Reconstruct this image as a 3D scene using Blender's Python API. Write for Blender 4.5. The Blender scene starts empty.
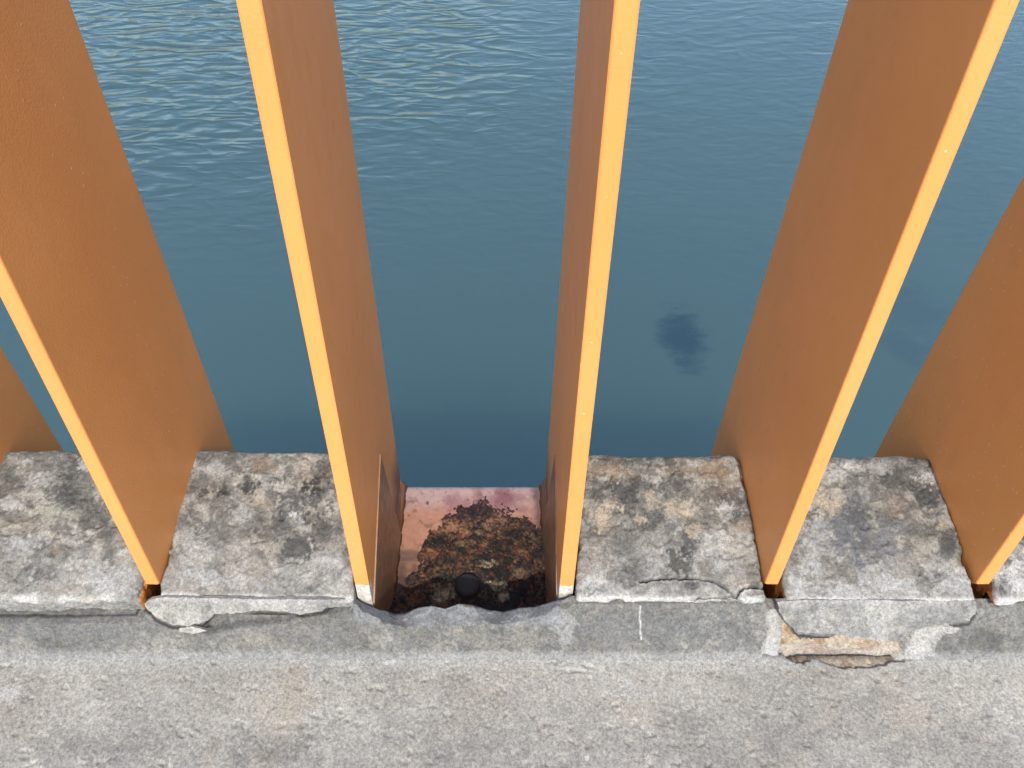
import bpy, bmesh, math, random
import numpy as np
from mathutils import Vector
random.seed(5)
S = 0.14                       # spacing of the railing bars, metres
COL = bpy.context.scene.collection
sc = bpy.context.scene

# ------------------------------------------------------------------ camera
TH = math.radians(45.7); F = 800.0; PX, PY = 496.0, 384.0
CAMZ = 3.436 * S
cd = bpy.data.cameras.new("camera"); cam = bpy.data.objects.new("camera", cd); COL.objects.link(cam)
cd.sensor_width = 36; cd.lens = F / 1024 * 36; cd.shift_x = (512 - PX) / 1024
cd.clip_start = 0.01; cd.clip_end = 20000
cam.location = (0, 0, CAMZ); cam.rotation_euler = (math.pi / 2 - TH, 0, 0)
sc.camera = cam
cT, sT = math.cos(TH), math.sin(TH)

def ray(x, y):
    a, b = (x - PX) / F, (y - PY) / F
    return a, cT - b * sT, -(sT + b * cT)
def on_y(x, y, D):                       # point of the picture on the vertical plane Y = D
    r = ray(x, y); t = D / r[1]; return Vector((r[0] * t, D, CAMZ + r[2] * t))
def on_plane(x, y, D0, z0, k):           # on the sloping plane z = z0 + k (Y - D0)
    r = ray(x, y); t = (z0 - k * D0 - CAMZ) / (r[2] - k * r[1])
    return Vector((r[0] * t, r[1] * t, CAMZ + r[2] * t))

# ------------------------------------------------------------------ noise
def _h(i, j, k, seed):
    n = (i.astype(np.int64) * 73856093) ^ (j.astype(np.int64) * 19349663) ^ (k.astype(np.int64) * 83492791) ^ (seed * 2654435761)
    n = (n ^ (n >> 13)) * 1274126177 & 0x7fffffff
    n = (n ^ (n >> 15)) * 2246822519 & 0x7fffffff
    n = n ^ (n >> 14)
    return (n & 0xffffff) / float(0xffffff)
def vnoise(P, scale, seed=0):
    Q = np.asarray(P, float) / scale + 1000.0
    I = np.floor(Q).astype(np.int64); f = Q - I; f = f * f * f * (f * (f * 6 - 15) + 10)
    r = 0
    for a in (0, 1):
        for b in (0, 1):
            for c in (0, 1):
                w = (f[:, 0] if a else 1 - f[:, 0]) * (f[:, 1] if b else 1 - f[:, 1]) * (f[:, 2] if c else 1 - f[:, 2])
                r = r + w * _h(I[:, 0] + a, I[:, 1] + b, I[:, 2] + c, seed)
    return r
def fbm(P, scale, seed=0, oct=4, gain=.55):
    r, a, t = 0, 1., 0
    for o in range(oct):
        r = r + a * vnoise(P, scale / 2 ** o, seed + 17 * o); t += a; a *= gain
    return r / t
def ss(a, b, x):
    t = np.clip((np.asarray(x, float) - a) / (b - a), 0, 1); return t * t * (3 - 2 * t)
def mix(A, B, m):
    return A * (1 - m[:, None]) + np.array(B)[None, :] * m[:, None]
def seg_dist(X, Y, pts):                  # distance to an open polyline
    d = np.full(X.shape, 9e9)
    for (x0, y0), (x1, y1) in zip(pts[:-1], pts[1:]):
        L = (x1 - x0) ** 2 + (y1 - y0) ** 2 + 1e-18
        t = np.clip(((X - x0) * (x1 - x0) + (Y - y0) * (y1 - y0)) / L, 0, 1)
        d = np.minimum(d, np.hypot(X - x0 - t * (x1 - x0), Y - y0 - t * (y1 - y0)))
    return d
def in_poly(X, Y, pts):
    c = np.zeros(X.shape, bool); n = len(pts)
    for i in range(n):
        x0, y0 = pts[i]; x1, y1 = pts[(i + 1) % n]
        if y0 == y1: continue
        c ^= ((y0 > Y) != (y1 > Y)) & (X < (x1 - x0) * (Y - y0) / (y1 - y0) + x0)
    return c
def proj(P):                              # world -> picture, for placing stains at their spot in the place
    D, h = P[:, 1], CAMZ - P[:, 2]
    zc = D * cT + h * sT
    return PX + F * P[:, 0] / zc, PY + F * (h * cT - D * sT) / zc

# ------------------------------------------------------------------ object helpers
def link(name, verts, faces, mat, parent=None, col=None, smooth=True, rough=None):
    me = bpy.data.meshes.new(name)
    v = verts.tolist() if hasattr(verts, "tolist") else [tuple(p) for p in verts]
    me.from_pydata(v, [], faces.tolist() if hasattr(faces, "tolist") else faces); me.update()
    if col is not None:
        a = me.color_attributes.new("col", 'FLOAT_COLOR', 'POINT')
        c4 = np.ones((len(v), 4)); c4[:, :3] = col
        if rough is not None: c4[:, 3] = rough
        a.data.foreach_set("color", c4.ravel())
    if smooth: me.polygons.foreach_set("use_smooth", [True] * len(me.polygons))
    me.materials.append(mat)
    o = bpy.data.objects.new(name, me); COL.objects.link(o); o.parent = parent
    return o
def link_bm(name, bm, mat, parent=None, smooth=False):
    bmesh.ops.recalc_face_normals(bm, faces=bm.faces)
    me = bpy.data.meshes.new(name); bm.to_mesh(me); bm.free()
    if smooth: me.polygons.foreach_set("use_smooth", [True] * len(me.polygons))
    me.materials.append(mat)
    o = bpy.data.objects.new(name, me); COL.objects.link(o); o.parent = parent
    return o
def tag(o, label=None, cat=None, group=None, kind=None):
    if label: o["label"] = label
    if cat: o["category"] = cat
    if group: o["group"] = group
    if kind: o["kind"] = kind
    return o
def recentre(o):                           # origin at the base of the thing
    me = o.data; n = len(me.vertices); a = np.empty(n * 3); me.vertices.foreach_get("co", a); a = a.reshape(-1, 3)
    c = np.array([(a[:, 0].min() + a[:, 0].max()) / 2, (a[:, 1].min() + a[:, 1].max()) / 2, a[:, 2].min()])
    me.vertices.foreach_set("co", (a - c).ravel()); me.update(); o.location = c
    return o
def prism(bm, prof, x0, x1):               # (Y,Z) profile extruded along X
    a = [bm.verts.new((x0, y, z)) for y, z in prof]; b = [bm.verts.new((x1, y, z)) for y, z in prof]
    n = len(prof); fs = [bm.faces.new(a), bm.faces.new(b[::-1])]
    for i in range(n): fs.append(bm.faces.new((a[i], a[(i + 1) % n], b[(i + 1) % n], b[i])))
    return fs
def grid_faces(nu, nv):
    i = np.arange((nu - 1) * (nv - 1)); u, v = i // (nv - 1), i % (nv - 1); a = u * nv + v
    return np.stack([a, a + 1, a + nv + 1, a + nv], 1)

# ------------------------------------------------------------------ materials
class NT:
    def __init__(s, name):
        s.m = bpy.data.materials.new(name); s.m.use_nodes = True; s.t = s.m.node_tree; s.t.nodes.clear()
        s.out = s.n('ShaderNodeOutputMaterial'); s.b = s.n('ShaderNodeBsdfPrincipled'); s.l(s.b.outputs[0], s.out.inputs[0])
    def n(s, k, **kw):
        x = s.t.nodes.new(k)
        for a, b in kw.items(): setattr(x, a, b)
        return x
    def l(s, a, b): s.t.links.new(a, b)
    def put(s, sock, v):
        if hasattr(v, "is_output") or hasattr(v, "links"): s.l(v, sock)
        else: sock.default_value = v
    def pos(s): return s.n('ShaderNodeNewGeometry').outputs['Position']
    def obj(s): return s.n('ShaderNodeTexCoord').outputs['Object']
    def mapping(s, v, scale=(1, 1, 1), rot=(0, 0, 0), loc=(0, 0, 0)):
        m = s.n('ShaderNodeMapping'); s.l(v, m.inputs[0]); m.inputs['Scale'].default_value = scale
        m.inputs['Rotation'].default_value = rot; m.inputs['Location'].default_value = loc; return m.outputs[0]
    def noise(s, v, scale, detail=4, rough=.55, dist=0):
        x = s.n('ShaderNodeTexNoise'); s.l(v, x.inputs['Vector']); x.inputs['Scale'].default_value = scale
        x.inputs['Detail'].default_value = detail; x.inputs['Roughness'].default_value = rough; x.inputs['Distortion'].default_value = dist
        return x.outputs['Fac']
    def math(s, op, a, b=0., c=0., clamp=False):
        x = s.n('ShaderNodeMath', operation=op, use_clamp=clamp)
        for i, v in enumerate((a, b, c)): s.put(x.inputs[i], v)
        return x.outputs[0]
    def ramp(s, v, a, b, lo=0., hi=1.):
        x = s.n('ShaderNodeMapRange', interpolation_type='SMOOTHSTEP'); s.l(v, x.inputs['Value'])
        for i, q in zip((1, 2, 3, 4), (a, b, lo, hi)): x.inputs[i].default_value = q
        return x.outputs[0]
    def mixc(s, f, a, b, mode='MIX'):
        x = s.n('ShaderNodeMix', data_type='RGBA', blend_type=mode)
        s.put(x.inputs[0], f); s.put(x.inputs[6], a); s.put(x.inputs[7], b); return x.outputs[2]
    def bump(s, h, strength, dist, prev=None):
        x = s.n('ShaderNodeBump'); x.inputs['Strength'].default_value = strength; x.inputs['Distance'].default_value = dist
        s.l(h, x.inputs['Height'])
        if prev is not None: s.l(prev, x.inputs['Normal'])
        return x.outputs[0]
def c4(r, g, b): return (r, g, b, 1)

def mat_stone(name="weathered_stone", grain=.40):
    k = NT(name); p = k.pos()
    a = k.n('ShaderNodeVertexColor', layer_name="col")
    g1 = k.noise(p, 1300, 3, .75); g2 = k.noise(p, 460, 5, .72)
    v = k.n('ShaderNodeTexVoronoi'); k.l(p, v.inputs['Vector']); v.inputs['Scale'].default_value = 420
    pit = k.ramp(v.outputs['Distance'], .05, .30)
    g = k.math('ADD', k.math('MULTIPLY', g1, .6), k.math('MULTIPLY', g2, .7))
    gm = k.ramp(g, .46, .84, 1 - grain, 1 + grain)
    gm = k.math('MULTIPLY', gm, k.math('ADD', k.math('MULTIPLY', pit, .22), .80))
    cc = k.n('ShaderNodeCombineXYZ')
    for i in range(3): k.l(gm, cc.inputs[i])
    col = k.mixc(1., a.outputs['Color'], cc.outputs[0], 'MULTIPLY')
    k.l(col, k.b.inputs['Base Color']); k.b.inputs['Roughness'].default_value = .9; k.b.inputs['Specular IOR Level'].default_value = .25
    # pin-head specks of black lichen and pale grit
    s1 = k.noise(p, 330, 5, .75); s2 = k.noise(p, 75, 3, .6); s3 = k.noise(k.mapping(p, (1, 1, 1), (0, 0, 0), (5, 5, 5)), 420, 4, .7)
    col = k.mixc(k.math('MULTIPLY', k.ramp(s1, .53, .60), k.ramp(s2, .36, .66, .22, .85)), col, c4(.055, .053, .050))
    col = k.mixc(k.math('MULTIPLY', k.ramp(s3, .57, .64), .5), col, c4(.44, .43, .40))
    h = k.math('ADD', k.math('MULTIPLY', g2, 1.0), k.math('MULTIPLY', pit, .35))
    k.l(k.bump(h, .40, .0007, k.bump(g1, .5, .0003)), k.b.inputs['Normal'])
    return k.m
def mat_paint(bare=False, grime=0):
    k = NT('grimy_orange_paint' if grime else "orange_paint_bare_foot" if bare else "orange_paint"); p = k.pos()
    big = k.noise(p, 9, 4, .6); mid = k.noise(p, 60, 4, .6)
    peel = k.noise(p, 700, 2, .5); fl = k.noise(p, 420, 2, .4)
    col = k.mixc(k.ramp(big, .3, .7), c4(.72, .283, .070), c4(.78, .312, .086))
    col = k.mixc(k.ramp(mid, .55, .8, 0, .35), col, c4(.60, .27, .10))
    # pale dust flecks, thicker near the foot of the bar
    sx = k.n('ShaderNodeSeparateXYZ'); k.l(p, sx.inputs[0])
    low = k.ramp(sx.outputs['Z'], .30, -.02, 0, 1)
    v = k.n('ShaderNodeTexVoronoi'); k.l(p, v.inputs['Vector']); v.inputs['Scale'].default_value = 210; v.inputs['Randomness'].default_value = 1
    wn = k.n('ShaderNodeSeparateColor'); k.l(v.outputs['Color'], wn.inputs[0])
    pick = k.math('GREATER_THAN', wn.outputs[0], k.math('SUBTRACT', .965, k.math('MULTIPLY', low, .07 if not bare else .16)))
    dot = k.math('MULTIPLY', pick, k.ramp(v.outputs['Distance'], .20, .07))
    col = k.mixc(k.math('MULTIPLY', dot, .65), col, c4(.75, .52, .34))
    dust = k.math('MULTIPLY', k.ramp(fl, .5, .75), k.math('MULTIPLY', low, .28))
    col = k.mixc(dust, col, c4(.50, .36, .26))
    run = k.noise(k.mapping(p, (1, 1, .16)), 40, 5, .7)
    col = k.mixc(k.ramp(run, .50, .78, 0, .20), col, c4(.52, .235, .085))
    sc1 = k.noise(k.mapping(p, (1, 1, .35), (.4, .2, 0)), 300, 2, .5)
    col = k.mixc(k.math('MULTIPLY', k.ramp(sc1, .755, .775), .4), col, c4(.30, .13, .05))
    rgh = k.math('ADD', .36, k.math('MULTIPLY', mid, .18))
    if bare:
        e = k.math('ADD', sx.outputs['Z'], k.math('MULTIPLY', k.math('SUBTRACT', k.noise(p, 130, 4), .5), .012))
        front = k.ramp(sx.outputs['Y'], 2.06 * S, 2.03 * S)
        w = k.math('MULTIPLY', k.ramp(e, .0010, -.0012), front)
        col = k.mixc(w, col, k.mixc(k.ramp(k.noise(p, 300, 3), .35, .7), c4(.62, .58, .50), c4(.36, .34, .31)))
        rgh = k.math('MAXIMUM', rgh, k.math('MULTIPLY', w, .85))
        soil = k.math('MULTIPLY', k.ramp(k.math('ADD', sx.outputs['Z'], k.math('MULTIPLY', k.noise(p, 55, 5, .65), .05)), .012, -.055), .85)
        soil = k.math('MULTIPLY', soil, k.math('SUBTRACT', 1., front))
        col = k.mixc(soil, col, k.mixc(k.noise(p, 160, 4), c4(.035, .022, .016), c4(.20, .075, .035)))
    if grime: col = k.mixc(k.ramp(k.noise(p, 120, 4, .65), .25, .7, .7, .95), col, c4(.15, .085, .052))
    k.l(col, k.b.inputs['Base Color']); k.l(rgh, k.b.inputs['Roughness'])
    k.b.inputs['Specular IOR Level'].default_value = .5
    k.l(k.bump(dot, .5, .0004, k.bump(peel, .22, .0006)), k.b.inputs['Normal'])
    return k.m
def mat_col(name, rough, bump=.5, dist=.001, sc_=500, spec=.5, lo=.72, hi=1.25):
    k = NT(name); p = k.pos(); a = k.n('ShaderNodeVertexColor', layer_name="col")
    g = k.noise(p, sc_, 4, .65); gm = k.ramp(g, .3, .75, lo, hi); cc = k.n('ShaderNodeCombineXYZ')
    for i in range(3): k.l(gm, cc.inputs[i])
    k.l(k.mixc(1., a.outputs['Color'], cc.outputs[0], 'MULTIPLY'), k.b.inputs['Base Color'])
    k.l(k.math('MULTIPLY', a.outputs['Alpha'], rough), k.b.inputs['Roughness'])
    k.b.inputs['Specular IOR Level'].default_value = spec
    k.l(k.bump(g, bump, dist), k.b.inputs['Normal']); return k.m
def mat_water():
    k = NT("river_water"); p = k.pos()
    sx = k.n('ShaderNodeSeparateXYZ'); k.l(p, sx.inputs[0]); X, Y = sx.outputs['X'], sx.outputs['Y']
    wob = k.math('MULTIPLY', k.math('SUBTRACT', k.noise(p, .35, 4, .6), .5), 5.)
    # a breeze roughens the far left of the reach; nearer water is slick
    e = k.math('ADD', k.math('SUBTRACT', Y, k.math('MULTIPLY', X, .35)), wob)
    gust = k.math('MULTIPLY', k.ramp(e, 10.2, 14.5), k.ramp(k.math('ADD', X, k.math('MULTIPLY', wob, .5)), 1.5, -1.5, .22, 1.))
    far = k.ramp(k.math('ADD', Y, wob), 6., 13., .10, 1.)
    def layer(rot, sc_, scale, seed, dist=.4):
        x = k.noise(k.mapping(p, sc_, (0, 0, rot), (seed, seed * 2, 0)), scale, 1.5, .45, dist); return x
    w1 = layer(.12, (.46, 1., 1), 1.8, 0, .8); w2 = layer(-.40, (.48, 1., 1), 2.6, 4, .5); w3 = layer(-.55, (.5, 1., 1), 5.5, 9, .4)
    rid = k.math('POWER', k.math('SUBTRACT', 1., k.math('ABSOLUTE', k.math('MULTIPLY', k.math('SUBTRACT', w1, .5), 2.6))), 1.6)
    rid2 = k.math('POWER', k.math('SUBTRACT', 1., k.math('ABSOLUTE', k.math('MULTIPLY', k.math('SUBTRACT', w2, .5), 2.6))), 1.6)
    big = k.math('MULTIPLY', k.math('ADD', rid, k.math('MULTIPLY', rid2, .6)), gust)
    fine = k.math('MULTIPLY', k.math('ADD', w3, k.math('MULTIPLY', w2, .8)), far)
    fine = k.math('MULTIPLY', fine, k.ramp(k.math('ADD', X, wob), 3.5, -2.5, .45, 1.))
    n = k.bump(fine, 1., .021, k.bump(big, 1., .036))
    k.l(n, k.b.inputs['Normal'])
    # dark bluish patches with ragged edges in the water colour
    def patch(px, py, rx, ry, rot, thr):
        c = on_plane(px, py, 0, WZ, 0)
        q = k.mapping(p, (1 / rx, 1 / ry, 0), (0, 0, 0), (-c.x / rx, -c.y / ry, 0))
        ln = k.n('ShaderNodeVectorMath', operation='LENGTH'); k.l(q, ln.inputs[0])
        d = k.math('ADD', ln.outputs['Value'], k.math('MULTIPLY', k.math('SUBTRACT', k.noise(k.mapping(p, (.8, 1.5, 1)), 3.4, 6, .75), .5), 2.0))
        return k.ramp(d, 1.1, .25, 0, thr)
    col = k.mixc(k.noise(p, .25, 3), c4(.041, .074, .074), c4(.047, .082, .080))
    for a in PATCH: col = k.mixc(patch(*a), col, c4(.014, .032, .048))
    k.l(col, k.b.inputs['Base Color']); k.t.nodes.active = k.b; k.b.subsurface_method = 'BURLEY'; k.b.inputs['Subsurface Weight'].default_value = 1.
    k.b.inputs['Subsurface Radius'].default_value = (1, 1, 1); k.b.inputs['Subsurface Scale'].default_value = 6.
    k.b.inputs['Roughness'].default_value = .15; k.b.inputs['Specular Tint'].default_value = c4(.76, .94, 1.)
    k.b.inputs['IOR'].default_value = 1.45; k.b.inputs['Specular IOR Level'].default_value = 1.0
    return k.m
def mat_plain(name, col, rough=.85, sc_=60):
    k = NT(name); p = k.pos(); g = k.noise(p, sc_, 5, .65)
    d = tuple(x * .6 for x in col)
    k.l(k.mixc(k.ramp(g, .3, .7), c4(*d), c4(*col)), k.b.inputs['Base Color']); k.b.inputs['Roughness'].default_value = rough
    k.l(k.bump(g, .5, .002), k.b.inputs['Normal']); return k.m

WZ = -6.0
PATCH = [(682, 338, .34, .66, 0, .8), (915, 310, .5, .7, 0, .22), (905, 350, .3, .4, 0, .22)]
STONE = mat_stone(); PAINT = mat_paint(); PAINTB = mat_paint(True); GRIMY = mat_paint(False, 1)
CHANNEL = mat_col("salmon_paint", 1., .12, .0003, 260, .5, .90, 1.10); RUST = mat_col("rust_and_soot", 1., 1., .002, 420, .4)

# ------------------------------------------------------------------ water, pavement, wall under the railing
def sheet(name, x0, x1, y0, y1, z, m, label=None):
    o = link(name, np.array([(x0, y0, z), (x1, y0, z), (x1, y1, z), (x0, y1, z)]), [(0, 1, 2, 3)], m, smooth=False)
    return tag(o, kind="structure")
sheet("water", -6000, 6000, -6000, 6000, WZ, mat_water())
bm = bmesh.new(); prism(bm, [(.10, -1.30), (.10, -.95), (-2.2, -.95), (-2.2, -1.30)], -3, 3)
tag(link_bm("pavement", bm, mat_plain("paving_concrete", (.33, .32, .30))), kind="structure")
bm = bmesh.new(); prism(bm, [(.10, -3.0), (.10, -.30), (.115, -.107), (3.02 * S, -.107), (3.02 * S, -3.0)], -3, 3)
tag(link_bm("bridge_wall", bm, mat_plain("bridge_concrete", (.33, .32, .30))),
    "concrete bridge wall carrying the stone ledge and orange railing", "wall")

# ------------------------------------------------------------------ stone colours
def stone_col(P, base=(.205, .207, .204), seed=0, scale=1., dark=.5, warm=.3, pale=.4):
    n = len(P); a = fbm(P, .030 * scale, seed + 1, 5, .6); b = fbm(P, .016 * scale, seed + 2, 5, .62); c = fbm(P, .05 * scale, seed + 3, 4, .55)
    d = fbm(P, .0030, seed + 4, 3, .65); e = fbm(P, .010, seed + 5, 4, .62)
    C = np.tile(np.array(base), (n, 1)) * (0.72 + .56 * c)[:, None]
    C = mix(C, (.36, .36, .345), ss(.44, .68, a) * pale)
    C = mix(C, (.23, .185, .14), ss(.48, .70, fbm(P, .022, seed + 6, 5, .6)) * warm)
    C = mix(C, (.085, .085, .08), ss(.46, .66, b) * dark)
    C = mix(C, (.05, .048, .045), ss(.56, .68, e) * ss(.42, .62, b) * dark * .8)
    C = mix(C, (.40, .39, .37), ss(.58, .70, fbm(P, .008, seed + 7, 4, .6)) * pale * .5)
    f = fbm(P, .0022, seed + 9, 2, .6)
    return C * np.array([1.045, 1.0, .91]) * (.70 + .35 * d + .25 * f)[:, None]
def blobs(C, u, v, P, lst, seed=31):
    w = fbm(P, .009, seed, 4, .6) - .5; w2 = fbm(P, .0035, seed + 3, 3, .6) - .5; w3 = fbm(P, .0017, seed + 5, 2, .6) - .5
    for (x, y, rx, ry, col, st) in lst:
        col = tuple(q * .78 for q in col); d = np.hypot((u - x) / rx, (v - y) / ry) + w * 1.9 + w2 * 1.5 + w3 * 1.2
        C = mix(C, col, ss(1.05, .62, d) * st)
    return C
DK = (.060, .060, .058); BK = (.030, .029, .027); PL = (.42, .415, .395); WH = (.52, .51, .485); BR = (.25, .18, .12); TN = (.40, .335, .25); OR = (.58, .21, .045); GN = (.34, .34, .27)

# ------------------------------------------------------------------ the stone blocks between the bars
KS = math.tan(math.radians(8)); BF = 1.915 * S
def make_block(corners, lip, seed, spots, crack=None, res=.0009, par=None, orange=0, fronty=0):
    FL, FR, BR_, BL = [on_plane(x, y, BF, 0, KS) for x, y in corners]
    zb = -.085
    Lx = (FR - FL).length; Ly = abs(BL.y - FL.y)
    us = np.linspace(0, 1, int(Lx / res) + 1); vs = np.linspace(0, 1, int(Ly / res) + 1)
    zt = np.concatenate([np.linspace(0, 1, 26) * .026, .026 + np.linspace(0, 1, 9)[1:] * .066])   # metres below the top
    NU, NV, NW = len(us), len(vs), len(zt)
    idx = {}; I = []
    def vid(i, j, k):
        q = (i, j, k)
        if q not in idx: idx[q] = len(I); I.append(q)
        return idx[q]
    Fc = []
    for i in range(NU - 1):
        for j in range(NV - 1):
            Fc.append((vid(i, j, 0), vid(i + 1, j, 0), vid(i + 1, j + 1, 0), vid(i, j + 1, 0)))
    for k in range(NW - 1):
        for i in range(NU - 1):
            Fc.append((vid(i, 0, k), vid(i, 0, k + 1), vid(i + 1, 0, k + 1), vid(i + 1, 0, k)))
            Fc.append((vid(i, NV - 1, k), vid(i + 1, NV - 1, k), vid(i + 1, NV - 1, k + 1), vid(i, NV - 1, k + 1)))
        for j in range(NV - 1):
            Fc.append((vid(0, j, k), vid(0, j + 1, k), vid(0, j + 1, k + 1), vid(0, j, k + 1)))
            Fc.append((vid(NU - 1, j, k), vid(NU - 1, j, k + 1), vid(NU - 1, j + 1, k + 1), vid(NU - 1, j + 1, k)))
    I = np.array(I); u = us[I[:, 0]]; v = vs[I[:, 1]]; w = zt[I[:, 2]]
    # rounded box in local metres
    L = np.stack([u * Lx, v * Ly, -w], 1); r = .0022 + .0050 * ss(.55, 1, v) + .0012 * vnoise(L, .012, seed + 60)
    inn = L.copy()
    inn[:, 0] = np.clip(L[:, 0], r, Lx - r); inn[:, 1] = np.clip(L[:, 1], r, Ly - r); inn[:, 2] = np.minimum(L[:, 2], -r)
    # corners at the back are worn rounder in plan
    rb = .010; cx = np.clip(L[:, 0], rb, Lx - rb); cy = np.minimum(L[:, 1], Ly - rb)
    N = L - inn; nl = np.linalg.norm(N, axis=1, keepdims=True); N = N / np.maximum(nl, 1e-9)
    L2 = inn + N * np.minimum(nl, r[:, None])
    dd = np.hypot(L2[:, 0] - cx, L2[:, 1] - cy); bad = (dd > rb) & (L2[:, 1] > Ly - rb)
    f = np.where(bad, rb / np.maximum(dd, 1e-9), 1)
    L2[:, 0] = np.where(bad, cx + (L2[:, 0] - cx) * f, L2[:, 0]); L2[:, 1] = np.where(bad, cy + (L2[:, 1] - cy) * f, L2[:, 1])
    Q = L2 + np.array([seed * 1.37, 0, 0])
    edge = np.minimum(np.minimum(u * Lx, (1 - u) * Lx), v * Ly)
    d = (fbm(Q, .03, seed + 8, 3) - .5) * .0034 + (fbm(Q, .008, seed + 9, 4) - .5) * .0016 + (fbm(Q, .0025, seed + 10, 2) - .5) * .0007
    d -= ss(.60, .74, fbm(Q, .011, seed + 11, 3)) * .0012                                   # pits
    d -= ss(.50, .72, fbm(Q, .013, seed + 12, 3)) * ss(.004, .0, edge) * .0016              # chipped edges
    L2 = L2 + N * d[:, None]
    uu = L2[:, 0] / Lx; vv = L2[:, 1] / Ly
    A = np.array([FL, FR, BR_, BL])
    P = A[0] * ((1 - uu) * (1 - vv))[:, None] + A[1] * (uu * (1 - vv))[:, None] + A[2] * (uu * vv)[:, None] + A[3] * ((1 - uu) * vv)[:, None]
    P[:, 2] += L2[:, 2]
    # below the lip the front steps back behind the kerb
    low = (w > lip) & (P[:, 1] < 1.985 * S); P[low, 1] = 1.985 * S
    pu, pv = proj(P)
    C = stone_col(Q, seed=seed)
    # the back two thirds of every block carries a film of dark algae, rubbed away along the front
    film = ss(.18, .5, v + (fbm(Q, .02, seed + 80, 4) - .5) * .6) * ss(.40, .60, fbm(Q, .0065, seed + 81, 5, .68))
    C = mix(C, (.085, .082, .075), film * .72)
    C = blobs(C, pu, pv, Q, spots, seed + 31)
    top = I[:, 2] < 3
    if crack:
        for line, wd, dp in crack:
            jit = (fbm(Q, .004, seed + 41, 3) - .5) * 5
            ds = seg_dist(pu + jit * .6, pv + jit, line)
            g = ss(wd, wd * .25, ds) * (w < .004)
            P[:, 2] -= g * dp; C = mix(C, (.035, .032, .03), g * .8)
            lip_ = ss(wd * 3.2, wd, ds) * (1 - g) * (pv > np.interp(pu, [q[0] for q in line], [q[1] for q in line]))
            C = mix(C, WH, lip_ * .35)
    # bright worn arris along the front, paint overspray on the cheek of the slot
    ar = ss(.0045, .0, np.abs(v * Ly - .001)) * (w < .004) * ss(.3, .55, vnoise(Q, .014, seed + 50)); C = mix(C, WH, ar * .6)
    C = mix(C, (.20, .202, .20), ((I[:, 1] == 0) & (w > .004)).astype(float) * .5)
    if orange:
        side = (I[:, 0] == (NU - 1 if orange > 0 else 0)) & (I[:, 2] > 2)
        m = side * ss(.62, .40, v + (fbm(Q, .02, seed + 70, 3) - .5) * .5)
        C = mix(C, OR, m * .95)
    o = link("stone_block", P, Fc, STONE, col=C)
    return recentre(o)

B0 = [(64, 497, 20, 16, DK, .75), (78, 470, 14, 11, DK, .6), (12, 505, 12, 9, PL, .6), (52, 515, 19, 12, GN, .85), (35, 480, 14, 8, PL, .6), (84, 467, 7, 8, WH, .6),
      (22, 545, 20, 9, PL, .6), (95, 520, 16, 22, DK, .45), (15, 572, 30, 9, DK, .35), (100, 575, 22, 14, PL, .55), (118, 590, 16, 8, PL, .6), (58, 552, 8, 6, BR, .35), (40, 565, 16, 12, DK, .35), (8, 478, 9, 7, DK, .55)]
B1 = [(221, 492, 10, 7, BK, .8), (205, 494, 6, 6, BK, .8), (250, 488, 9, 7, BK, .7), (262, 465, 18, 10, BR, .6), (248, 482, 13, 9, BK, .55), (310, 476, 18, 14, BR, .4), (300, 500, 26, 22, DK, .75),
      (296, 550, 16, 13, DK, .8), (308, 488, 9, 8, BK, .7), (270, 530, 18, 13, DK, .6), (295, 515, 7, 8, WH, .8), (325, 470, 14, 10, DK, .5), (322, 535, 12, 14, DK, .55), (190, 540, 16, 20, PL, .5), (225, 580, 40, 8, PL, .5),
      (240, 515, 14, 8, PL, .5), (218, 470, 12, 6, PL, .55), (262, 505, 10, 8, TN, .4), (330, 565, 12, 12, PL, .5), (180, 500, 7, 14, PL, .5), (255, 560, 14, 9, DK, .3)]
B2 = [(628, 492, 18, 16, DK, .8), (655, 490, 16, 12, DK, .6), (675, 562, 14, 15, BK, .75), (690, 540, 12, 15, DK, .8), (655, 520, 12, 9, DK, .65), (603, 515, 16, 15, TN, .8), (680, 510, 13, 10, TN, .75),
      (695, 530, 8, 7, TN, .8), (640, 520, 6, 5, TN, .8), (650, 498, 8, 9, TN, .7), (610, 470, 26, 10, BR, .6), (700, 470, 40, 10, BR, .65), (725, 485, 20, 16, BR, .5), (735, 505, 14, 16, DK, .6), (715, 495, 10, 12, DK, .5),
      (600, 490, 12, 14, DK, .6), (680, 482, 14, 12, DK, .7), (640, 462, 40, 5, DK, .6), (725, 510, 10, 8, WH, .55), (620, 575, 22, 10, DK, .45), (625, 550, 16, 12, DK, .3), (720, 550, 20, 20, PL, .5), (735, 582, 22, 7, TN, .45),
      (595, 585, 14, 14, PL, .5), (690, 585, 8, 5, DK, .7), (745, 525, 8, 6, BR, .5), (655, 565, 10, 12, PL, .4)]
B3 = [(850, 530, 34, 30, (.13, .135, .14), .8), (880, 545, 26, 26, (.14, .145, .15), .7), (825, 500, 16, 15, TN, .75), (905, 475, 26, 12, DK, .7), (930, 490, 16, 22, DK, .8), (948, 545, 10, 20, DK, .6), (945, 525, 7, 5, TN, .6), (862, 468, 26, 7, PL, .5),
      (930, 478, 14, 7, WH, .65), (838, 475, 10, 7, PL, .5), (895, 505, 14, 12, BR, .4), (850, 592, 40, 8, PL, .7), (890, 585, 26, 8, PL, .6), (815, 545, 14, 30, PL, .45), (950, 580, 22, 14, PL, .55), (800, 590, 10, 14, WH, .4), (860, 515, 18, 10, DK, .5), (820, 570, 10, 10, PL, .4)]
B4 = [(1012, 575, 14, 20, WH, .7), (1004, 588, 6, 8, DK, .5), (1030, 530, 20, 20, DK, .5)]
LIPS = [.0150, .0098, .0045, .0042, .0045]
blk = []
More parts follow.
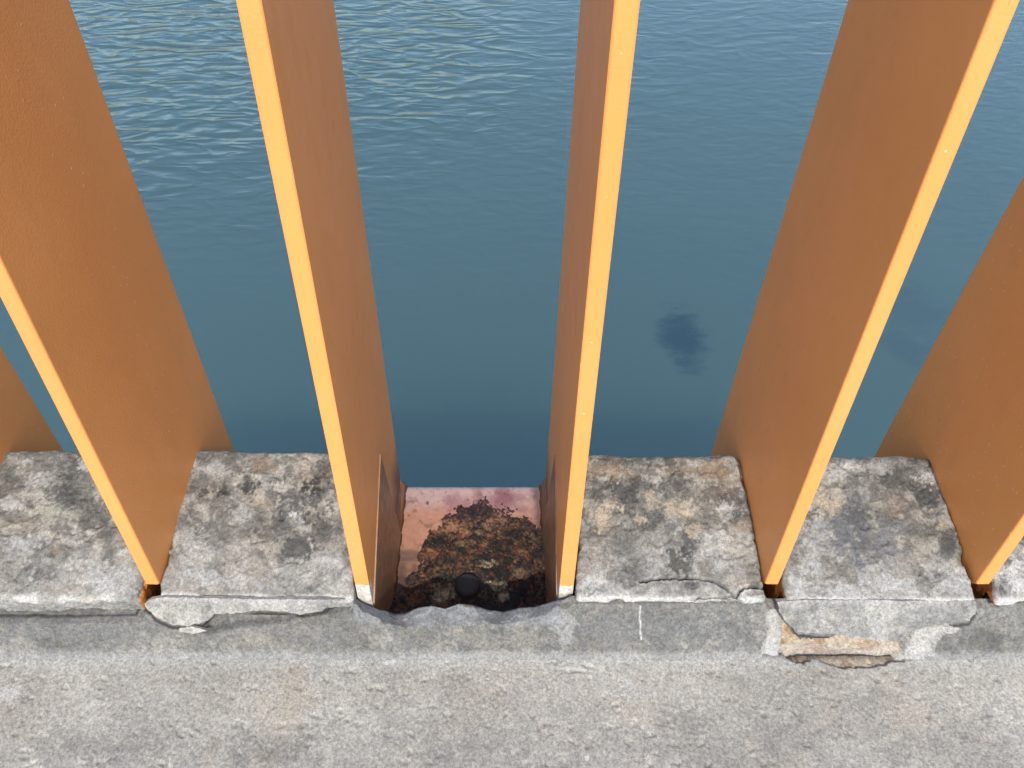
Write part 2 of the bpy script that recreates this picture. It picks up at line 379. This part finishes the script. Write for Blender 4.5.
blk.append(make_block([(-48, 600), (139, 600), (174, 446), (-10, 448)], LIPS[0], 3, B0, orange=1))
blk.append(make_block([(157, 597), (354, 600), (352, 449), (191, 446)], LIPS[1], 11, B1))
blk.append(make_block([(576, 600), (767, 600), (741, 452), (582, 452)], LIPS[2], 23, B2,
    crack=[([(640, 581), (665, 578), (690, 578), (712, 580), (726, 588), (736, 597), (740, 590), (750, 587), (768, 588)], 1.7, .004),
           ([(690, 600), (700, 599), (735, 597)], 1.0, .002)]))
blk.append(make_block([(786, 602), (977, 603), (936, 453), (762, 452)], LIPS[3], 37, B3, orange=-1))
blk.append(make_block([(996, 602), (1190, 603), (1112, 455), (957, 454)], LIPS[4], 51, B4, orange=-1))
blk.append(make_block([(-262, 600), (-66, 600), (-26, 455), (-180, 455)], LIPS[0], 67, [], res=.002))
blk.append(make_block([(1208, 602), (1402, 603), (1290, 462), (1130, 462)], LIPS[4], 71, [], res=.002))
BL_LAB = ["grey stone block with soft greenish blotches at the left edge of the picture",
          "grey stone block with small round black lichen spots, just left of the rusty gap",
          "stone block with tan lichen and a thin front crack, right of the rusty gap",
          "dark grey centred stone block with a pale front rim above the broken beige spall",
          "stone block with a whitish front corner, cut off by the right edge of the picture",
          "grey stone block beyond the left edge of the picture", "grey stone block beyond the right edge of the picture"]
for o, l in zip(blk, BL_LAB): tag(o, l, "stone block", "stone blocks set between the railing bars")

# ------------------------------------------------------------------ kerb in front of the blocks
def variable_x(x0, x1, res, out, coarse):
    a = np.arange(x0, x1, res); l = np.linspace(-out, x0, coarse, endpoint=False); r = np.linspace(x1, out, coarse)
    return np.concatenate([l, a, r])
KX = variable_x(-.40, .42, .0009, 1.6, 50)
TT = (1.900 * S, -.080 * S); TB = (1.768 * S, -.306 * S)     # top and bottom of the battered face
def px_of_x(x, D, z):
    return PX + F * x / (D * cT + (CAMZ - z) * sT)
def batter_z(y):                                             # height on the battered face seen at picture row y
    k = (TT[1] - TB[1]) / (TT[0] - TB[0]); return on_plane(PX, y, TT[0], TT[1], k)
def kerb():
    n = len(KX); u0 = px_of_x(KX, 1.92 * S, -.01)
    rng = np.stack([KX, KX * 0, KX * 0], 1)
    zl = np.interp(u0, [-400, 139, 146, 335, 352, 356, 560, 572, 770, 3000], [-.0178, -.0178, -.0116, -.0116, -.0085, -.012, -.012, -.0051, -.0049, -.0049]) - .0035 * (ss(765, 769, u0) * ss(790, 786, u0) + ss(974, 977, u0) * ss(999, 996, u0))
    # broken stretch at the missing block
    ykin = np.interp(u0, [352, 362, 378, 392, 402, 416, 430, 444, 458, 472, 488, 503, 520, 535, 548, 562], [600, 606, 611, 615, 614, 609, 607, 610, 605, 606, 611, 613, 609, 608, 604, 600])
    ykout = np.interp(u0, [352, 365, 385, 405, 430, 455, 480, 505, 530, 550, 562], [601, 613, 624, 628, 625, 627, 622, 625, 620, 612, 602])
    brk = ss(349, 356, u0) * ss(566, 556, u0)
    zin_b = np.array([on_y(PX, y, 1.955 * S).z for y in ykin]); zo = [batter_z(y) for y in ykout]
    zout_b = np.array([q.z for q in zo]); dout_b = np.array([q.y for q in zo])
    zin = zl * (1 - brk) + zin_b * brk
    k = (TT[0] - TB[0]) / (TT[1] - TB[1])
    zout = (zl - .0012) * (1 - brk) + zout_b * brk; dout = TT[0] + (zout - TT[1]) * k
    rows = []
    for t in np.linspace(0, 1, 8): rows.append((np.full(n, 1.962 * S), -.088 + (zin + .088) * t, 0))
    for t in np.linspace(0, 1, 12)[1:]: rows.append((1.962 * S + (dout - 1.962 * S) * t, zin + (zout - zin) * t, 1))
    for t in np.linspace(0, 1, 44)[1:]: rows.append((dout + (TB[0] - dout) * t, zout + (TB[1] - zout) * t, 2))
    rows.append((np.full(n, TB[0]), np.full(n, TB[1] - .012), 3))
    R = len(rows)
    P = np.zeros((n, R, 3)); Z = np.zeros((n, R))
    for j, (d, z, kd) in enumerate(rows): P[:, j, 0] = KX; P[:, j, 1] = d; P[:, j, 2] = z; Z[:, j] = kd
    P = P.reshape(-1, 3); kd = Z.ravel(); pu, pv = proj(P)
    nrm = np.array([0, -(TT[1] - TB[1]), (TT[0] - TB[0])]); nrm = nrm / np.linalg.norm(nrm)
    out = (kd >= 1)
    d = (fbm(P, .03, 201, 3) - .5) * .0028 + (fbm(P, .006, 202, 4) - .5) * .0014 + (fbm(P, .0022, 205, 2) - .5) * .0007
    d -= ss(.62, .74, fbm(P, .010, 203, 3)) * .001
    brkv = np.repeat(brk, R); fr = brkv * ((kd == 1) | ((kd == 2) & (pv < 632)))
    d += fr * ((fbm(P, .016, 204, 4) - .5) * .008 + (np.abs(fbm(P, .009, 207, 4) - .5)) * .012 - .001) * ss(640, 622, pv)
    # spalled hollows
    jx, jy = (fbm(P, .008, 211, 4) - .5) * 10, (fbm(P, .008, 212, 4) - .5) * 8
    sp = [(757, 664), (764, 636), (770, 604), (781, 604), (800, 640), (835, 637), (872, 636), (915, 622), (960, 626), (948, 634), (938, 640), (936, 656), (905, 663), (860, 666), (800, 664)]
    hole = in_poly(pu + jx, pv + jy, sp) & (kd == 2)
    hd = seg_dist(pu + jx, pv + jy, sp + [sp[0]])
    beige = in_poly(pu + jx, pv + jy, [(782, 648), (786, 626), (800, 622), (900, 622), (915, 632), (907, 660), (860, 667), (800, 664), (780, 658)]) & (kd == 2)
    dep = hole * ss(0, 4, hd) * (.0020 + .0022 * fbm(P, .012, 213, 4)) + beige * hole * (.0040 + .014 * (np.abs(fbm(P * np.array([.4, 1, 1.6]), .014, 214, 4) - .5)))
    sp2 = [(200, 634), (206, 616), (230, 610), (330, 606), (320, 614), (295, 621), (270, 626), (235, 632)]
    hole2 = in_poly(pu + jx, pv + jy, sp2) & (kd == 2); dep = dep + hole2 * ss(0, 5, seg_dist(pu + jx, pv + jy, sp2 + [sp2[0]])) * .0080
    d -= dep
    # joints between the kerb stones
    jt = ss(1.2, .3, np.abs(pu + jx * .15 - 640 - (pv - 605) * .03)) * (pv < 640) * (kd == 2)
    P = P + nrm[None, :] * (d * out)[:, None]
    C = stone_col(P, base=(.142, .142, .140), seed=300, dark=.35, warm=.10, pale=.2)
    # fine black algae speckle over the face
    C = mix(C, (.09, .092, .095), ss(.46, .62, fbm(P, .004, 321, 4, .72)) * .6)
    C = blobs(C, pu, pv, P, [(640, 630, 90, 20, (.15, .15, .148), .55), (720, 630, 45, 18, (.13, .13, .128), .5), (290, 632, 60, 10, (.17, .165, .16), .5), (80, 630, 90, 14, (.16, .16, .158), .5),
        (565, 625, 10, 22, PL, .4), (860, 618, 60, 14, (.16, .16, .16), .5), (260, 640, 30, 8, BR, .2), (985, 640, 26, 10, DK, .3)], 340)
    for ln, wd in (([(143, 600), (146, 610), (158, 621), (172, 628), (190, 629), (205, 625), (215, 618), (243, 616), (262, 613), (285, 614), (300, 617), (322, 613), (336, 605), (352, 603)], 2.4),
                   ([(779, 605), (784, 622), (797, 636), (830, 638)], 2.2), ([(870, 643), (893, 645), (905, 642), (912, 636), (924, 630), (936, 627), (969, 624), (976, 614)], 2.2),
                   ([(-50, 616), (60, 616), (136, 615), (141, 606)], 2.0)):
        C = mix(C, (.032, .030, .028), ss(wd, wd * .35, seg_dist(pu + jx * .12, pv + jy * .12, ln)) * (kd >= 1) * .9)  # shadow lines painted into the colour below flakes and lip, with joint dirt
    C = mix(C, (.45, .44, .42), jt * .8)
    C = mix(C, (.22, .235, .25) , np.clip(fr * ss(632, 618, pv + jy * 1.5), 0, 1) * .45)
    C = mix(C, (.29, .275, .25), hole * .75); C = mix(C, (.34, .27, .19), beige * hole * (.55 + .4 * fbm(P, .010, 215, 4)))
    C = mix(C, (.20, .12, .07), beige * hole * ss(.50, .64, fbm(P * np.array([.5, 1, 1.8]), .008, 216, 4)) * .8)
    C = mix(C, (.34, .33, .31), hole * ((pu < 778) | (pu > 908)) * .6)
    C = mix(C, (.36, .36, .35), ss(648, 657, pv + jy * .8) * (kd >= 2) * .3)
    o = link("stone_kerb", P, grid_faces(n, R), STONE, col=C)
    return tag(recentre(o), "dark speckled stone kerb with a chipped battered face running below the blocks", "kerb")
kerb()

# ------------------------------------------------------------------ lower concrete ledge
def ledge():
    n = len(KX)
    ds = np.concatenate([[TB[0] + .012, TB[0] + .004], np.linspace(TB[0] - .0005, 1.20 * S, 90), np.linspace(1.19 * S, .80 * S, 14)])
    z0 = TB[1] - .0005
    prof = [(d, z0 if i > 0 else z0 - .03) for i, d in enumerate(ds)] + [(.79 * S, z0 - .004), (.785 * S, z0 - .03), (.785 * S, -.30)]
    R = len(prof); P = np.zeros((n, R, 3)); P[:, :, 0] = KX[:, None]
    for j, (d, z) in enumerate(prof): P[:, j, 1] = d; P[:, j, 2] = z
    P = P.reshape(-1, 3); pu, pv = proj(P)
    d = (fbm(P, .04, 401, 3) - .5) * .0016 + (fbm(P, .006, 402, 4) - .5) * .0005 + (fbm(P, .002, 406, 2) - .5) * .0004 - ss(.66, .76, fbm(P, .006, 403, 3)) * .0010
    P[:, 2] += d * (pv > 645)
    jx, jy = (fbm(P, .010, 411, 4) - .5) * 14, (fbm(P, .010, 412, 4) - .5) * 9
    spall = in_poly(pu + jx, pv + jy, [(770, 640), (908, 640), (906, 659), (893, 662), (868, 668), (840, 667), (815, 661), (790, 661)])
    P[:, 2] -= spall * (.0012 + .003 * fbm(P, .008, 413, 4))
    near = ss(676, 657, pv + (fbm(P, .01, 404, 3) - .5) * 10)
    C = stone_col(P, base=(.268, .264, .254), seed=500, dark=.08, warm=.10, pale=.35, scale=1.8)
    C = mix(C, (.15, .148, .142), ss(.48, .68, fbm(P, .004, 521, 4, .7)) * .35)
    C = mix(C, (.14, .138, .132), ss(690, 775, pv + (fbm(P, .03, 407, 4) - .5) * 90) * ss(.36, .66, fbm(P, .010, 522, 5, .68)) * .4)
    C = mix(C, (.34, .29, .22), ss(.56, .72, fbm(P, .03, 408, 5)) * .22)
    C = mix(C, (.36, .36, .345), near * .4)
    C = blobs(C, pu, pv, P, [(390, 661, 9, 3, WH, .8), (295, 690, 22, 30, (.33, .27, .20), .4), (10, 695, 12, 8, WH, .5), (587, 757, 3, 2.5, WH, .9), (630, 690, 40, 12, PL, .3), (690, 720, 30, 12, DK, .2), (870, 700, 30, 12, DK, .2), (270, 750, 60, 14, DK, .3), (95, 745, 60, 14, DK, .25)], 540)
    C = mix(C, (.33, .265, .19), spall * (.5 + .45 * fbm(P, .008, 414, 4))); C = mix(C, (.15, .095, .06), spall * ss(.52, .64, fbm(P * np.array([.5, 1, 1]), .006, 415, 4)) * .7)
    o = link("concrete_ledge", P, grid_faces(n, R), STONE, col=C)
    return tag(recentre(o), "pale grainy grey ledge along the bottom, in front of the dark kerb", "ledge")
ledge()

# ------------------------------------------------------------------ loose flakes on the kerb face
def flake(name, outline, lift, thick, seed, base, label):
    base = tuple(q * .68 for q in base)
    k = (TT[1] - TB[1]) / (TT[0] - TB[0])
    nrm = Vector((0, -(TT[1] - TB[1]), (TT[0] - TB[0]))).normalized()
    pts = []
    n = len(outline)
    for i in range(n):                                   # ragged outline
        a, b = Vector(outline[i]), Vector(outline[(i + 1) % n]); m = max(1, int((b - a).length / 3))
        for j in range(m):
            q = a.lerp(b, j / m); rag = .9 if q.y > 606 else .3
            pts.append((q.x + random.uniform(-rag, rag), q.y + random.uniform(-rag, rag)))
    xs = [p[0] for p in pts]; ys = [p[1] for p in pts]
    # grid inside the outline, snapped boundary: triangulated by bmesh
    bm = bmesh.new(); top = [bm.verts.new((x, y, 0)) for x, y in pts]
    f = bm.faces.new(top); bmesh.ops.triangulate(bm, faces=[f])
    for cut in np.arange(min(xs), max(xs), 2.0):
        bmesh.ops.bisect_plane(bm, geom=bm.verts[:] + bm.edges[:] + bm.faces[:], plane_co=(cut, 0, 0), plane_no=(1, 0, 0))
    for cut in np.arange(min(ys), max(ys), 2.0):
        bmesh.ops.bisect_plane(bm, geom=bm.verts[:] + bm.edges[:] + bm.faces[:], plane_co=(0, cut, 0), plane_no=(0, 1, 0))
    bmesh.ops.remove_doubles(bm, verts=bm.verts[:], dist=.05)
    bd = [v.co.copy() for v in bm.verts if v.is_boundary]
    rim = set(v.index for v in bm.verts if v.is_boundary); bm.verts.index_update()
    rim = set(v.index for v in bm.verts if v.is_boundary)
    ext = bmesh.ops.extrude_face_region(bm, geom=bm.faces[:])
    back = set(e for e in ext['geom'] if isinstance(e, bmesh.types.BMVert))
    bm.verts.index_update()
    V = []; isb = []
    for v in bm.verts:
        q = on_plane(v.co.x, v.co.y, TT[0] + nrm.y * lift, TT[1] + nrm.z * lift, k); isb.append(v in back)
        V.append(q)
    P = np.array([tuple(q) for q in V]); isb = np.array(isb)
    pu, pv = proj(P)
    d = lift + (fbm(P, .02, seed, 3) - .5) * .0016 + (fbm(P, .005, seed + 1, 3) - .5) * .0010
    off = np.where(isb, lift, 0) * 0
    # bmesh extrude: the copied verts become the front
    h = np.where(isb, d, lift - thick) - lift
    h = np.where(isb, h - lift * .7 * ss(607, 596, pv), h)        # the upper edge is worn round into the block
    P = P + np.array(nrm)[None, :] * h[:, None]
    C = stone_col(P, base=base, seed=seed, dark=.35, warm=.08, pale=.35)
    C = mix(C, (.12, .125, .13), ss(.52, .66, fbm(P, .005, seed + 21, 4, .7)) * .45)
    C = mix(C, (.45, .44, .42), ss(606, 600, pv) * .4)
    bm.faces.ensure_lookup_table(); bmesh.ops.recalc_face_normals(bm, faces=bm.faces)
    faces = [tuple(v.index for v in f.verts) for f in bm.faces]; bm.free()
    o = link(name, P, faces, STONE, col=C, smooth=False)
    return tag(recentre(o), label, "stone flake", "loose flakes of stone on the kerb face")
flake("stone_flake", [(144, 604), (149, 601), (160, 600), (240, 601), (344, 601.5), (333, 604.5), (322, 610), (300, 614), (285, 611), (262, 610), (243, 612), (215, 615), (205, 622), (190, 626), (172, 625), (158, 618), (146, 608)],
      .0070, .0062, 610, (.38, .38, .38), "long ragged grey flake peeling from the kerb under the block left of the gap")
flake("stone_flake", [(178, 629), (190, 627), (203, 629), (206, 632), (192, 634), (180, 632)],
      .0032, .0026, 640, (.42, .42, .41), "tiny pale stone chip stuck below the long ragged flake")
flake("stone_flake", [(778, 603), (800, 601.5), (976, 602.5), (975, 614), (969, 621), (936, 624), (924, 627), (912, 633), (905, 639), (893, 642), (870, 640), (830, 634), (797, 633), (784, 620), (779, 611)],
      .0058, .0052, 670, (.30, .305, .315), "broad dark grey flake hanging over the beige spall in the kerb")

# ------------------------------------------------------------------ steel channel below the bars
T = .067 * S
FINX = dict(a=-3.66, b=-2.656, c=-1.655, d=-.645, e=.341, f=1.328, g=2.345, h=3.36)
ZP = -.654 * S
def channel():
    xa, xb = (FINX['d'] - .05) * S, (FINX['e'] + .05) * S
    xs = np.concatenate([np.linspace(-1.6, xa, 12, endpoint=False), np.arange(xa, xb, .0008), np.linspace(xb, 1.6, 12)])
    prof = [(1.99 * S, ZP)] + [(y, ZP) for y in np.arange(2.0 * S, 3.04 * S, .0011)]
    r = .065 * S; yc = 3.11 * S - r
    prof = [p for p in prof if p[0] < yc] + [(yc + r * math.sin(a), ZP - r + r * math.cos(a)) for a in np.linspace(0, math.pi / 2, 9)]
    prof += [(3.11 * S, -.16), (3.11 * S - .006, -.16), (3.11 * S - .006, ZP - .008), (1.99 * S, ZP - .008)]
    n, R = len(xs), len(prof); P = np.zeros((n, R, 3)); P[:, :, 0] = xs[:, None]
    for j, (d, z) in enumerate(prof): P[:, j, 1] = d; P[:, j, 2] = z
    P = P.reshape(-1, 3); pu, pv = proj(P)
    C = np.tile(np.array([.34, .165, .10]), (len(P), 1)) * (.8 + .4 * fbm(P, .03, 701, 4))[:, None]
    C = mix(C, (.40, .285, .265), ss(522, 492, pv + (fbm(P, .02, 703, 3) - .5) * 20) * .7)  # sky reflection along the back rim, painted in as a lilac tint
    w = fbm(P, .014, 705, 5, .65); w2 = fbm(P, .005, 706, 4, .6)
    C = mix(C, (.17, .055, .075), ss(1.25, .5, np.hypot((pu - 490) / 40, (pv - 506) / 14) + (w - .5) * 2.2) * .55)       # purple bleeding rust
    C = mix(C, (.16, .05, .055), ss(1.2, .5, np.hypot((pu - 478) / 9, (pv - 495) / 14) + (w - .5) * 1.6) * .6)
    C = mix(C, (.16, .05, .055), ss(1.2, .5, np.hypot((pu - 503) / 9, (pv - 494) / 14) + (w - .5) * 1.6) * .6)
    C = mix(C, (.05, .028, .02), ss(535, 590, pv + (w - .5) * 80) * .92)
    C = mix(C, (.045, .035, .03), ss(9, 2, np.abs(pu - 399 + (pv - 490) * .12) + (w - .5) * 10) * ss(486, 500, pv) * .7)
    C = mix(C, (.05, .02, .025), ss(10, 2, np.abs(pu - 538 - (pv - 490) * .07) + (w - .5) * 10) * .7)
    C = mix(C, (.05, .035, .028), ss(1.2, .6, np.hypot((pu - 405) / 22, (pv - 556) / 6) + (w - .5) * 2) * .6)
    C = mix(C, (.10, .035, .02), ss(.63, .70, w2) * .5)
    C = mix(C, (.02, .015, .012), ss(2.2, 1.2, np.hypot(pu - 427.5, pv - 503) + (w2 - .5) * 1.5) * .8)
    rg = np.clip(.42 + .5 * ss(540, 600, pv) + (w - .5) * .3, .2, 1)
    rg = rg - .12 * ss(500, 485, pv)
    return link("steel_channel", P, grid_faces(n, R)[:, ::-1], CHANNEL, col=C, rough=rg)
ch = tag(recentre(channel()), "salmon painted steel channel under the railing, stained purple and black in the gap", "steel channel")
def bolt():
    c = on_plane(467.5, 585, 0, ZP + .009, 0) - Vector((0, 0, .0092))
    bm = bmesh.new()
    prof = [(0, .0125), (.0062, .0125), (.0088, .0118), (.0100, .0095), (.0104, .002), (.0125, .0015), (.0130, 0), (.0130, -.012), (0, -.012)]
    N = 40; rings = []
    for r, z in prof:
        if r == 0: rings.append([bm.verts.new((0, 0, z))])
        else: rings.append([bm.verts.new((r * math.cos(2 * math.pi * i / N), r * math.sin(2 * math.pi * i / N), z)) for i in range(N)])
    for A, B in zip(rings[:-1], rings[1:]):
        for i in range(N):
            j = (i + 1) % N
            if len(A) == 1: bm.faces.new((A[0], B[i], B[j]))
            elif len(B) == 1: bm.faces.new((A[i], B[0], A[j]))
            else: bm.faces.new((A[i], B[i], B[j], A[j]))
    for v in bm.verts: v.co += c - Vector((0, 0, .001))
    o = link_bm("bolt", bm, mat_plain("rusted_black_bolt", (.018, .015, .013), .7, 300), ch, True)
    o.location = -ch.location
    return o
bolt()

# ------------------------------------------------------------------ heap of rust flakes and dirt lying on the channel
def heap():
    x0, x1 = (FINX['d'] + .036) * S, (FINX['e'] - .036) * S
    xs = np.arange(x0 + .002, x1 - .001, .00075); ds = np.arange(1.992 * S, 3.0 * S, .00085)
    n, R = len(xs), len(ds); P = np.zeros((n, R, 3)); P[:, :, 0] = xs[:, None]; P[:, :, 1] = ds[None, :]; P[:, :, 2] = ZP
    P = P.reshape(-1, 3); pu, pv = proj(P)
    w = fbm(P, .016, 801, 5, .62) - .5; w2 = fbm(P, .006, 802, 4, .62) - .5
    ju = pu + (fbm(P, .009, 804, 4, .62) - .5) * 26
    top = np.interp(ju, [385, 402, 415, 423, 430, 445, 462, 483, 500, 517, 530, 541, 560], [602, 588, 567, 545, 524, 512, 504, 500, 502, 508, 519, 526, 536])
    m = (pv - top) + w * 22 + w2 * 12 + (fbm(P, .0018, 805, 3, .7) - .5) * 14                                     # > 0 inside
    m2 = ss(.9, .3, np.hypot((pu - 403) / 24, (pv - 606) / 20) + w * 1.2)         # second little heap in the left corner
    body = ss(0, 10, m)
    body = ss(0, 16, m)
    h = body * (.0016 + .0040 * ss(0, 40, m) + w * .006 + w2 * .0030 + (fbm(P, .0016, 803, 3, .7) - .5) * .0046)
    h += body * .013 * ss(2.30 * S, 2.02 * S, P[:, 1])
    crest = ss(0, 6, m) * ss(22, 8, m); h += crest * (.0012 + .003 * w2)
    h = np.maximum(h, m2 * (.006 + w * .008 + w2 * .006))
    bd = np.hypot(pu - 467.5, pv - 585); h = np.where(bd < 26, h * ss(14, 24, bd) + (1 - ss(14, 24, bd)) * .006, h)
    keep = (body > .02) | (m2 > .04)
    P[:, 2] += np.where(keep, h, 0) - .0012
    f = grid_faces(n, R)[:, ::-1]; f = f[keep[f].any(1)]
    used = np.unique(f); rm = -np.ones(len(P), int); rm[used] = np.arange(len(used)); f = rm[f]; P = P[used]; pu, pv, m, w, w2, body, crest, m2 = [q[used] for q in (pu, pv, m, w, w2, body, crest, m2)]
    a = fbm(P, .010, 811, 5, .65); b = fbm(P, .0055, 812, 4, .65); c = fbm(P, .020, 813, 4, .6)
    C = np.tile(np.array([.030, .018, .012]), (len(P), 1))
    C = mix(C, (.17, .062, .030), ss(.45, .60, a) * .85)
    C = mix(C, (.24, .105, .048), ss(.50, .64, b) * ss(.42, .62, c + .14 * ss(575, 520, pv)) * .8)
    C = mix(C, (.010, .008, .007), ss(.47, .58, fbm(P, .013, 814, 5, .6)) * .9)
    C = mix(C, (.012, .010, .010), ss(560, 600, pv + w * 60) * ss(440, 470, pu) * .6)
    C = mix(C, (.060, .024, .030), crest * .75)
    C = mix(C, (.03, .022, .03), ss(.45, .6, b) * crest * .7)
    C = mix(C, (.26, .07, .015), ss(.64, .70, fbm(P, .004, 815, 3)) * .55)
    cream = [(445, 597, 13, 8), (496, 590, 8, 10), (486, 566, 13, 4), (505, 600, 8, 6), (470, 546, 12, 3), (410, 607, 8, 3), (520, 575, 8, 5), (478, 535, 7, 3)]
    for i, (x, y, rx, ry) in enumerate(cream):
        C = mix(C, (.42, .32, .21) if i < 4 else (.20, .13, .07), ss(1.0, .6, np.hypot((pu - x) / rx, (pv - y) / ry) + w * 2.2 + w2 * 2.6 + (fbm(P, .0028, 820, 3, .7) - .5) * 1.6) * .85)
    C = mix(C, (.40, .20, .10), ss(1.1, .5, np.hypot((pu - 452) / 26, (pv - 528) / 9) + w * 2.4 + w2 * 2.6 + (fbm(P, .003, 821, 3, .7) - .5) * 1.6) * .75)
    C = mix(C, (.34, .17, .10), ss(1.1, .5, np.hypot((pu - 500) / 20, (pv - 526) / 8) + w * 2.4 + w2 * 2.6 + (fbm(P, .003, 822, 3, .7) - .5) * 1.6) * .6)
    C = mix(C, (.012, .010, .010), ss(.52, .60, fbm(P, .0032, 824, 4, .75)) * .7); C = mix(C, (.30, .17, .09), ss(.56, .64, fbm(P, .0026, 825, 4, .75)) * ss(.42, .58, c) * .5)
    C *= (.55 + .55 * fbm(P, .003, 816, 3))[:, None] * (1 - .35 * ss(.45, .58, fbm(P, .009, 823, 4)))[:, None]
    o = link("rust_heap", P, f, RUST, col=C, rough=np.full(len(P), .75))
    return tag(recentre(o), "crusty heap of brown rust and black dirt in the gap left by the missing block", "rust heap")
heap()

# ------------------------------------------------------------------ railing bars
def bar_profile(open_gap):
    zt = .62; lean = .0622
    fr = lambda z: 2.0 * S + lean * z
    if open_gap: pr = [(fr(zt), zt), (fr(-.05), -.05), (fr(-.05), ZP)]
    else: pr = [(fr(zt), zt), (fr(.001), .001), (2.035 * S, -.006), (2.35 * S, -.045), (2.35 * S, ZP)]
    return pr + [(3.105 * S, ZP), (3.105 * S, zt)]
def bar_mesh(open_gap):
    bm = bmesh.new(); fs = prism(bm, bar_profile(open_gap), -T / 2, T / 2)
    es = [e for e in bm.edges if abs(e.verts[0].co.x - e.verts[1].co.x) < 1e-6 and (e.verts[0].co.z > 0 or e.verts[1].co.z > 0 or open_gap)]
    bmesh.ops.bevel(bm, geom=es, offset=.0017, segments=4, affect='EDGES', profile=.6)
    return bm
def weld_bm(side):
    bm = bmesh.new(); x = side * T / 2; q = side * .0056; rows = []
    N = 70
    for i in range(N + 1):
        y = 2.02 * S + (3.085 - 2.02) * S * i / N; j = .0004 * math.sin(i * 2.3) * math.sin(i * .37) + .0005 * math.sin(i * .71 + 2)
        rows.append([bm.verts.new((x + a, y, ZP + b)) for a, b in ((0, .0005), (0, .013 + j), (q * .28, .0085 + j * .6), (q * .6, .0042 + j * .6), (q + side * j, .0004))])
    for A, B in zip(rows[:-1], rows[1:]):
        for i in range(4): bm.faces.new((A[i], A[i + 1], B[i + 1], B[i]))
        bm.faces.new((A[4], A[0], B[0], B[4]))
    bm.faces.new(rows[0]); bm.faces.new(rows[-1][::-1])
    return bm
def gusset_bm(side):
    bm = bmesh.new(); x0 = side * (T / 2 - .0003)
    out = lambda b: side * (T / 2 + b)
    # tapering triangular stiffener: knife thin at its tip, thick at the channel
    tip, fr, frb, bk = (2.66 * S, .026), (2.0 * S, -.024), (1.985 * S, ZP + .001), (2.72 * S, ZP + .001)
    a = [bm.verts.new((x0, y, z)) for y, z in (tip, fr, frb, bk)]
    b = [bm.verts.new((out(d), y, z)) for (y, z), d in zip((tip, fr, frb, bk), (.0006, .0010, .0022, .0050))]
    bm.faces.new(a); bm.faces.new(b[::-1])
    for i in range(4): bm.faces.new((a[i], a[(i + 1) % 4], b[(i + 1) % 4], b[i]))
    bmesh.ops.bevel(bm, geom=[e for e in bm.edges if all(v in b for v in e.verts)], offset=.0003, segments=2, affect='EDGES')
    return bm
TWIST = dict(c=.032, d=.007, e=.006, f=.014, g=0)
GB = "upright flat bars of the orange railing"
def bar(key, label, proto=None, open_side=0):
    r = bpy.data.objects.new("railing_bar", None); COL.objects.link(r); r.empty_display_size = .05
    tw = TWIST.get(key, 0); r.rotation_euler.z = -tw; r.location = (FINX[key] * S - 2.0 * S * math.sin(tw), 0, 0)
    tag(r, label, "railing bar", GB)
    if proto:
        for c in proto.children:
            d = c.copy(); COL.objects.link(d); d.parent = r
        return r
    m = PAINTB if open_side else PAINT
    link_bm("blade", bar_mesh(bool(open_side)), m, r)
    if open_side:
        link_bm("weld", weld_bm(open_side), m, r, True); link_bm("stiffener", gusset_bm(open_side), GRIMY, r)
    return r
pb = bar('c', "wide orange bar between the left edge block and the block left of the gap")
bar('b', "orange bar at the far left edge showing only a small dark corner", pb)
bar('f', "wide orange bar standing right of the cracked tan block, before the spalled kerb", pb)
bar('g', "orange bar cut off by the right edge of the picture", pb)
bar('a', "orange bar beyond the left edge of the picture", pb); bar('h', "orange bar beyond the right edge of the picture", pb)
bar('d', "orange bar with a bare whitish foot on the left side of the rusty gap", None, 1)
bar('e', "narrow orange bar with a bare grey foot right of the rusty gap", None, -1)

# ------------------------------------------------------------------ daylight
EL, AZ = math.radians(47.5), math.radians(1.5)     # sun behind the photographer, a touch to the right
w = bpy.data.worlds.new("World"); sc.world = w; w.use_nodes = True
t = w.node_tree; bg = t.nodes['Background']; sky = t.nodes.new('ShaderNodeTexSky'); sky.sky_type = 'NISHITA'
sky.sun_disc = False; sky.sun_elevation = EL; sky.sun_rotation = math.pi - AZ; sky.air_density = 1.4; sky.dust_density = 2.2; sky.ozone_density = 3.6
t.links.new(sky.outputs[0], bg.inputs[0]); bg.inputs[1].default_value = .15
ld = bpy.data.lights.new("sun", 'SUN'); ld.energy = 2.35; ld.angle = math.radians(.6); ld.color = (1, .95, .87)
lo = bpy.data.objects.new("sun", ld); COL.objects.link(lo)
dirv = Vector((-math.sin(AZ) * math.cos(EL), math.cos(AZ) * math.cos(EL), -math.sin(EL)))
lo.rotation_euler = dirv.to_track_quat('-Z', 'Y').to_euler(); lo.location = (0, -3, 5)
vs = sc.view_settings; vs.view_transform = 'Standard'; vs.look = 'None'; vs.exposure = .84; vs.gamma = 1; vs.use_curve_mapping = False
